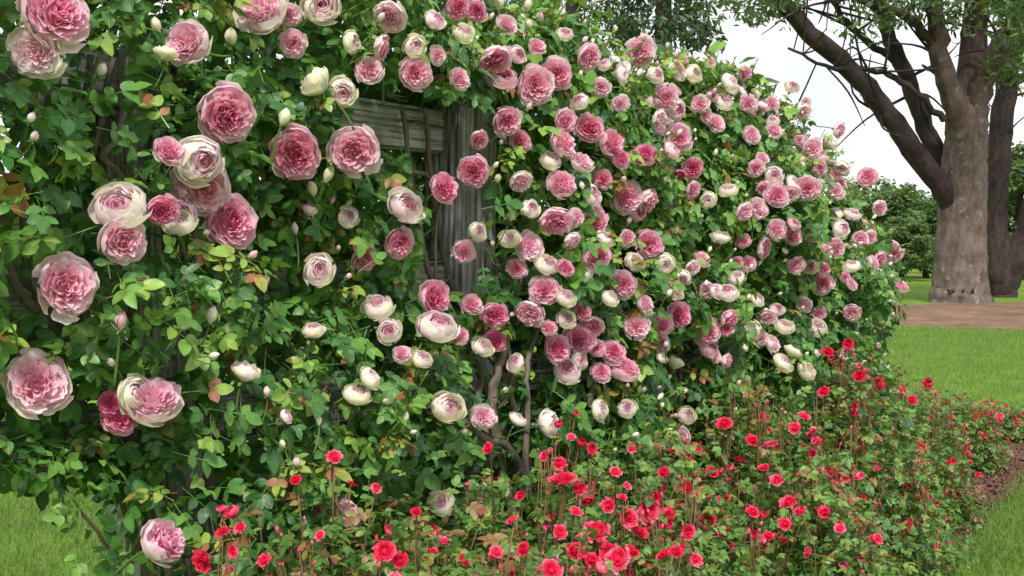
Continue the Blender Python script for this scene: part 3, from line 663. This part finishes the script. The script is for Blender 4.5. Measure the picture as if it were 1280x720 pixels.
# ---------------------------------------------------------------- ground
def sheet(name, pts, z, m):
    V = [(p[0], p[1], z) for p in pts]; me = bpy.data.meshes.new(name); me.from_pydata(V, [], [list(range(len(V)))]); me.materials.append(m); me.update()
    o = put(name, me); o['kind'] = 'structure'; return o
g = [(-600, -300), (600, -300), (600, 900), (-600, 900)]; sheet('lawn', g, 0, M['lawn'])
def edge(t): return .54+.9*np.clip((1.0-t)/2.5, 0, 1)**1.3*.8-.04*np.clip(t-3, 0, 2)+.02*math.sin(t*7)+.015*math.sin(t*19)
def bedge(t): return -.45+.62*float(np.clip((t-2.9)/.8, 0, 1))+.03*math.sin(t*9)
bp = [F(t, edge(t), 0) for t in np.linspace(-1.2, 6.5, 90)]+[F(t, bedge(t), 0) for t in np.linspace(6.5, -1.2, 80)]
sheet('mulch_bed', bp, .006, M['mulch'])
sp_ = [(15.5+10.5*math.cos(a)*(1+.04*math.sin(5*a)), 20.4+5.3*math.sin(a)*(1+.06*math.sin(7*a+1))) for a in np.linspace(0, 2*math.pi, 90)[:-1]]
sheet('bare_soil', sp_, .005, M['soil'])
# grass blades
bl = [(np.array([(-.5, 0, 0), (.5, 0, 0), (.32, .55, .06), (-.32, .55, .06), (0, 1, .28)])*np.array([.09, 1, 1]), np.array([(0, 1, 2), (0, 2, 3), (3, 2, 4)]), np.array([(.9, 0), (.9, 0), (.9, .5), (.9, .5), (.9, 1)]), np.zeros(5))]
def blades(n, xr, yr, test, sc, acc):
    P = np.stack([rs.uniform(*xr, n), rs.uniform(*yr, n), np.zeros(n)], 1); P = P[test(P)]; n = len(P)
    yd = UP*1.0+rs.randn(n, 3)*np.array([.45, .45, .1]); scatter(acc, P, rs.randn(n, 3)*np.array([1, 1, .1]), yd, rs.uniform(*sc, n), bl, np.clip(rs.beta(2, 2, n), 0, 1))
ga = Acc(); vb = np.vectorize(bedge)
def tr(P):
    x, y = proj(P); t, d, h = toF(P); return (x > 1090) & (x < 1340) & ((d > np.vectorize(edge)(t)-.02) | ((d < vb(t)) & (t > 3))) & (y < 760) & ~((((P[:, 0]-15.5)/10.3)**2+((P[:, 1]-20.4)/5.1)**2) < 1)
def tl(P):
    x, y = proj(P); t, d, h = toF(P); return (x < 230) & (x > -60) & (d < -.45) & (y < 770)
blades(110000, (1.5, 5), (3.2, 8), tr, (.03, .06), ga)
blades(150000, (2.5, 12), (8, 20), tr, (.04, .07), ga)
blades(120000, (-5, -.9), (3., 8), tl, (.03, .06), ga)
tag(put('grass', ga.mesh('grass', M['grass'])), 'short bright green lawn grass at the bottom left and along the right of the mulch', 'grass', kind='stuff')
# bark chips
ca = Acc(); cube = np.array([(x, y, z) for x in (-.5, .5) for y in (-.5, .5) for z in (-.5, .5)], float)
ct = np.array([(0, 1, 3), (0, 3, 2), (4, 6, 7), (4, 7, 5), (0, 4, 5), (0, 5, 1), (2, 3, 7), (2, 7, 6), (0, 2, 6), (0, 6, 4), (1, 5, 7), (1, 7, 3)])
for k in range(6500):
    t = rs.uniform(1.2, 6.4); d = rs.uniform(max(-.1, bedge(t)), edge(t)+.015+abs(rs.randn())*.02); B = basis(UP[None]+rs.randn(1, 3)*.35, rs.randn(1, 3))[0]
    V = (cube*(1+rs.randn(8, 3)*.15)*np.array([rs.uniform(.008, .018), rs.uniform(.02, .05), rs.uniform(.003, .008)]))@B+F(t, d, rs.uniform(.008, .022))
    ca.add(V, ct, np.full((8, 3), rs.rand()*20)+V*.3)
tag(put('bark_mulch', ca.mesh('bark_mulch', M['chip'], smooth=False)), 'reddish brown bark chips spread between the rose bushes and the lawn', 'mulch', kind='stuff')
# ---------------------------------------------------------------- trees
def clumps(acc, centres, radii, nper, size, tmpl, droop=0., rb=(2, 2)):
    for c, r in zip(centres, radii):
        v = rs.randn(nper, 3); v /= np.linalg.norm(v, axis=1)[:, None]; q = rs.uniform(.2, 1, nper)**.5
        P = c+v*q[:, None]*r*np.array([1, 1, .75]); scatter(acc, P, v*.5+UP*.6+rs.randn(nper, 3)*.5, rs.randn(nper, 3)-UP*droop, rs.uniform(.6, 1.2, nper)*size, tmpl, np.clip(rs.beta(*rb, nper)+v[:, 2]*.18, 0, 1))
TL = single(1, .34, 3)+single(1, .28, 5); BLf = single(1, .6, 7)+single(1, .7, 9)
ZT = 26.
def limb(root, rl, name, px, rr, Z=ZT, m='dbark', sides=12, flare=None, jit=.03):
    a = Acc(); pts = [W(x, y, Z+(q[2] if len(q) > 2 else 0)) for q in px for (x, y) in [q[:2]]]
    p, r = smooth_path(pts, rr, 6, jit); fl = None
    if flare: fl = np.interp(np.arange(len(p)), [0, 8], [flare, 0])
    tube(a, p, r, sides, .05, rs.rand()*9, fl); put(name, a.mesh(name, M[m], rl), root); return p, r
def twigs_from(root, rl, paths, n, Lr, up=.5):
    a = Acc(); tips = []
    for _ in range(n):
        p, r = paths[rs.randint(len(paths))]; k = rs.randint(len(p)//3, len(p)); L = rs.uniform(*Lr)
        d = rs.randn(3)*np.array([1, .6, .7])+UP*up; d /= np.linalg.norm(d); s = p[k]
        q, rr = smooth_path([s, s+d*L*.5+rs.randn(3)*.15, s+d*L+rs.randn(3)*.3-UP*.2], [min(r[k]*.5, .05), .026, .01], 4); tube(a, q, rr, 5); tips += [q[-1], q[len(q)//2]]
    put('branches', a.mesh('branches', M['dbark'], rl), root); return tips
def openview(cs, ylim=5, xr=1245):       # keep the lower crown open so that the limbs stand bare
    out = []
    for c in cs:
        x, y = proj(np.array(c))
        if y < ylim-22 or (x > xr and y < 90): out.append(c)
    return out
base = W(1200, 378, ZT); base[2] = 0; bt = empty('tall_tree', base); tag(bt, 'large tree with pale blotched trunk and a dark limb leaning far left', 'tree')
tp, trr = limb(bt, base, 'trunk', [(1200, 392), (1200, 372), (1200, 345), (1203, 270), (1206, 200), (1208, 150), (1208, 122)], [.88, .74, .66, .58, .54, .50, .36], m='bark', sides=36, flare=.06, jit=.01)
ps = []
ps.append(limb(bt, base, 'limb', [(1209, 175, .0), (1213, 120, .1), (1217, 60), (1221, 0), (1228, -110), (1236, -220)], [.42, .39, .33, .28, .2, .1], m='bark', sides=20, jit=.01))
ps.append(limb(bt, base, 'limb', [(1198, 292, .3), (1178, 240, -.2), (1134, 176, -.5), (1084, 110, -.7), (1032, 58, -.8), (980, 10, -1), (920, -45, -1), (850, -130, -1)], [.26, .28, .27, .25, .23, .2, .15, .08]))
ps.append(limb(bt, base, 'limb', [(1192, 250, .6), (1174, 200, .9), (1150, 138, 1), (1126, 78, 1), (1104, 20, 1.2), (1082, -60, 1.2), (1060, -180, 1)], [.22, .24, .22, .2, .17, .12, .07]))
ps.append(limb(bt, base, 'limb', [(1207, 175, -.2), (1190, 120, -.5), (1174, 60, -.8), (1166, 0, -1), (1150, -110, -1)], [.30, .27, .23, .18, .08], m='bark'))
ps.append(limb(bt, base, 'limb', [(1212, 160, 0), (1232, 95, -.5), (1258, 45, -1), (1290, -10, -1), (1340, -110, -1)], [.32, .28, .24, .18, .08], m='bark'))
ps.append(limb(bt, base, 'limb', [(1180, 150, -.4), (1140, 112, -.6), (1095, 90, -.8), (1040, 84, -1), (985, 60, -1)], [.09, .08, .07, .05, .03]))
ps.append(limb(bt, base, 'limb', [(1174, 60, -.8), (1130, 20, -.9), (1060, -10, -1), (1000, -70, -1)], [.12, .11, .09, .05]))
ps.append(limb(bt, base, 'limb', [(1120, 78, 1), (1070, 40, .8), (1040, 0, .8), (1020, -60, .8)], [.1, .09, .07, .04]))
tips = twigs_from(bt, base, ps, 90, (.8, 2.8))
ca_ = Acc(); up_ = [W(rs.uniform(860, 1420), rs.uniform(-330, -50), ZT+rs.uniform(-5, 5)) for _ in range(110)]
vis = [W(rs.uniform(1240, 1310), rs.uniform(-10, 100), ZT+rs.uniform(-4, 1)) for _ in range(14)]+[W(rs.uniform(880, 1010), rs.uniform(-30, 10), ZT+rs.uniform(-4, 2)) for _ in range(14)]+[W(rs.uniform(1040, 1240), rs.uniform(-30, 32), ZT+rs.uniform(-4, 3)) for _ in range(24)]
cs = openview(tips+up_)+vis
clumps(ca_, cs, rs.uniform(.35, .85, len(cs)), 62, .22, TL, .8); put('crown', ca_.mesh('crown', M['tleaf'], base), bt)
# second tree behind
b2 = W(1250, 374, 29.); b2[2] = 0; t2 = empty('tall_tree', b2); tag(t2, 'darker slim forked tree just right of and behind the pale trunk', 'tree')
q2 = [limb(t2, b2, 'trunk', [(1247, 380), (1246, 340), (1243, 260), (1250, 180), (1258, 110), (1268, 40), (1280, -60), (1300, -160)], [.5, .42, .36, .33, .3, .26, .18, .08], 29.),
      limb(t2, b2, 'limb', [(1250, 366), (1268, 320), (1292, 270), (1310, 190), (1318, 90), (1330, -60)], [.4, .36, .32, .28, .2, .08], 29.)]
tips = twigs_from(t2, b2, q2, 40, (.8, 2.6)); ca_ = Acc(); cs = openview(tips+[W(rs.uniform(1180, 1480), rs.uniform(-320, 20), 29+rs.uniform(-3, 3)) for _ in range(60)])
clumps(ca_, cs, rs.uniform(.5, 1., len(cs)), 62, .26, TL, .8); put('crown', ca_.mesh('crown', M['tleaf'], b2), t2)
# dark conifers above the crest
for (x, Z, zlo, zhi, rad, lab) in ((715, 22, 5.8, 12, 1.9, 'dark evergreen tree behind the hedge crest, left one of two'), (828, 20, 5.5, 10, 1.0, 'narrower dark evergreen tree behind the hedge crest, right one of two')):
    b = W(x, 300, Z); b[2] = 0; e = empty('evergreen_tree', b); tag(e, lab, 'tree')
    a = Acc(); tube(a, [b, b+UP*3, b+UP*6, b+UP*zhi], [.3, .24, .16, .04], 10, .05); put('trunk', a.mesh('trunk', M['dbark'], b), e)
    cs = []
    for _ in range(150):
        z = rs.uniform(zlo, zhi); rr = rad*(1-.55*(z-zlo)/(zhi-zlo))*rs.uniform(.3, 1)**.5; an = rs.uniform(0, 6.28); cs.append(b+np.array([rr*math.cos(an), rr*math.sin(an), z-.25*rr]))
    c_ = Acc(); clumps(c_, cs, rs.uniform(.25, .5, len(cs)), 60, .17, TL, .6); put('crown', c_.mesh('crown', M['dleaf'], b), e)
# background trees: four meshes, many copies
def bush_meshes(seed):
    a = Acc(); cs = []; lob = [(rs.uniform(-.3, .3), rs.uniform(-.3, .3), rs.uniform(.35, .8), rs.uniform(.14, .28)) for _ in range(7)]
    for _ in range(70):
        v = rs.randn(3); v /= np.linalg.norm(v); L = lob[rs.randint(7)]; cs.append(np.array(L[:3])+v*L[3]*np.array([1.1, 1.1, .8])*rs.uniform(.5, 1))
    cs += [np.array([rs.uniform(-.4, .4), rs.uniform(-.4, .4), rs.uniform(.08, .4)]) for _ in range(22)]
    clumps(a, cs, rs.uniform(.05, .12, len(cs)), 70, .04, BLf); c = a.mesh('crown', M['bleaf'])
    b = Acc(); tube(b, [(0, 0, 0), (.01, 0, .2), (0, .01, .5), (.02, 0, .75)], [.035, .028, .02, .008], 8, .05); return c, b.mesh('trunk', M['dbark'])
BM = [bush_meshes(s) for s in range(4)]
bg = [(1092, 52, 5.0, 'rounded green tree across the lawn, just right of the rose hedge end'), (1128, 46, 3.2, 'low bright green bush midway between hedge end and big trunk'), (1158, 50, 4.0, 'green bush far behind, touching the left side of the big trunk'),
      (1100, 78, 8.5, 'tall hazy tree farthest behind the hedge end'), (1150, 82, 7.2, 'hazy tree far behind, left of the big trunk'), (1272, 48, 7., 'green tree at the right edge, behind the dark trunks'), (1225, 60, 6., 'far tree mostly hidden behind the big pale trunk'),
      (1320, 55, 7., 'far tree beyond the right edge of the lawn'), (1040, 55, 5., 'far tree behind the right end of the hedge'), (960, 58, 6., 'far tree behind the middle right of the hedge'), (860, 60, 6.5, 'far tree behind the hedge crest'), (740, 62, 6., 'far tree behind the hedge middle'), (560, 60, 6.5, 'far tree behind the fence post'), (380, 62, 7, 'far tree behind the left of the hedge'), (200, 60, 6.5, 'far tree behind the large pink roses'), (20, 58, 7, 'leftmost far tree behind the hedge'), (1400, 50, 6, 'rightmost far tree past the lawn')]
for i, (x, Z, hgt, lab) in enumerate(bg):
    b = W(x, 300, Z); b[2] = 0; e = empty('background_tree', b); tag(e, lab, 'tree', 'trees beyond the lawn')
    e.scale = (hgt*1.25, hgt*1.25, hgt); e.rotation_euler = (0, 0, rs.uniform(0, 6.28)); c, tk = BM[i % 4]; put('crown', c, e); put('trunk', tk, e)
# ---------------------------------------------------------------- light
w = bpy.data.worlds.new('World'); S.world = w; w.use_nodes = True; nt = w.node_tree; nt.nodes.clear()
SD = Vector((-.02, -.66, .80)).normalized(); el = math.asin(SD.z); az = math.atan2(SD.x, SD.y)
sky = nt.nodes.new('ShaderNodeTexSky'); sky.sky_type = 'NISHITA'; sky.sun_disc = False; sky.sun_elevation = el; sky.sun_rotation = az
b1 = N(nt, 'ShaderNodeBackground', {0: sky.outputs[0], 1: .12})
tc = N(nt, 'ShaderNodeTexCoord'); nz = N(nt, 'ShaderNodeTexNoise', {'Vector': tc.outputs['Generated'], 'Scale': 3., 'Detail': 7., 'Roughness': .6})
b2_ = N(nt, 'ShaderNodeBackground', {0: ramp(nt, nz.outputs[0], [(.3, (.80, .86, .94)), (.6, (.97, .98, 1.0))]), 1: 1.2})
mx = N(nt, 'ShaderNodeMixShader', {0: ramp(nt, nz.outputs[0], [(.3, (.8, .8, .8)), (.55, (1, 1, 1))]), 1: b1.outputs[0], 2: b2_.outputs[0]})
nt.links.new(mx.outputs[0], N(nt, 'ShaderNodeOutputWorld').inputs[0])
sl = bpy.data.lights.new('sun', 'SUN'); sl.energy = 3.9; sl.angle = R(6); sl.color = (1, .965, .9); so = bpy.data.objects.new('sun', sl); COL.objects.link(so)
so.rotation_euler = (-SD).to_track_quat('-Z', 'Y').to_euler(); so.location = (0, 0, 20)
S.view_settings.view_transform = 'Standard'; S.view_settings.look = 'None'; S.view_settings.exposure = 0
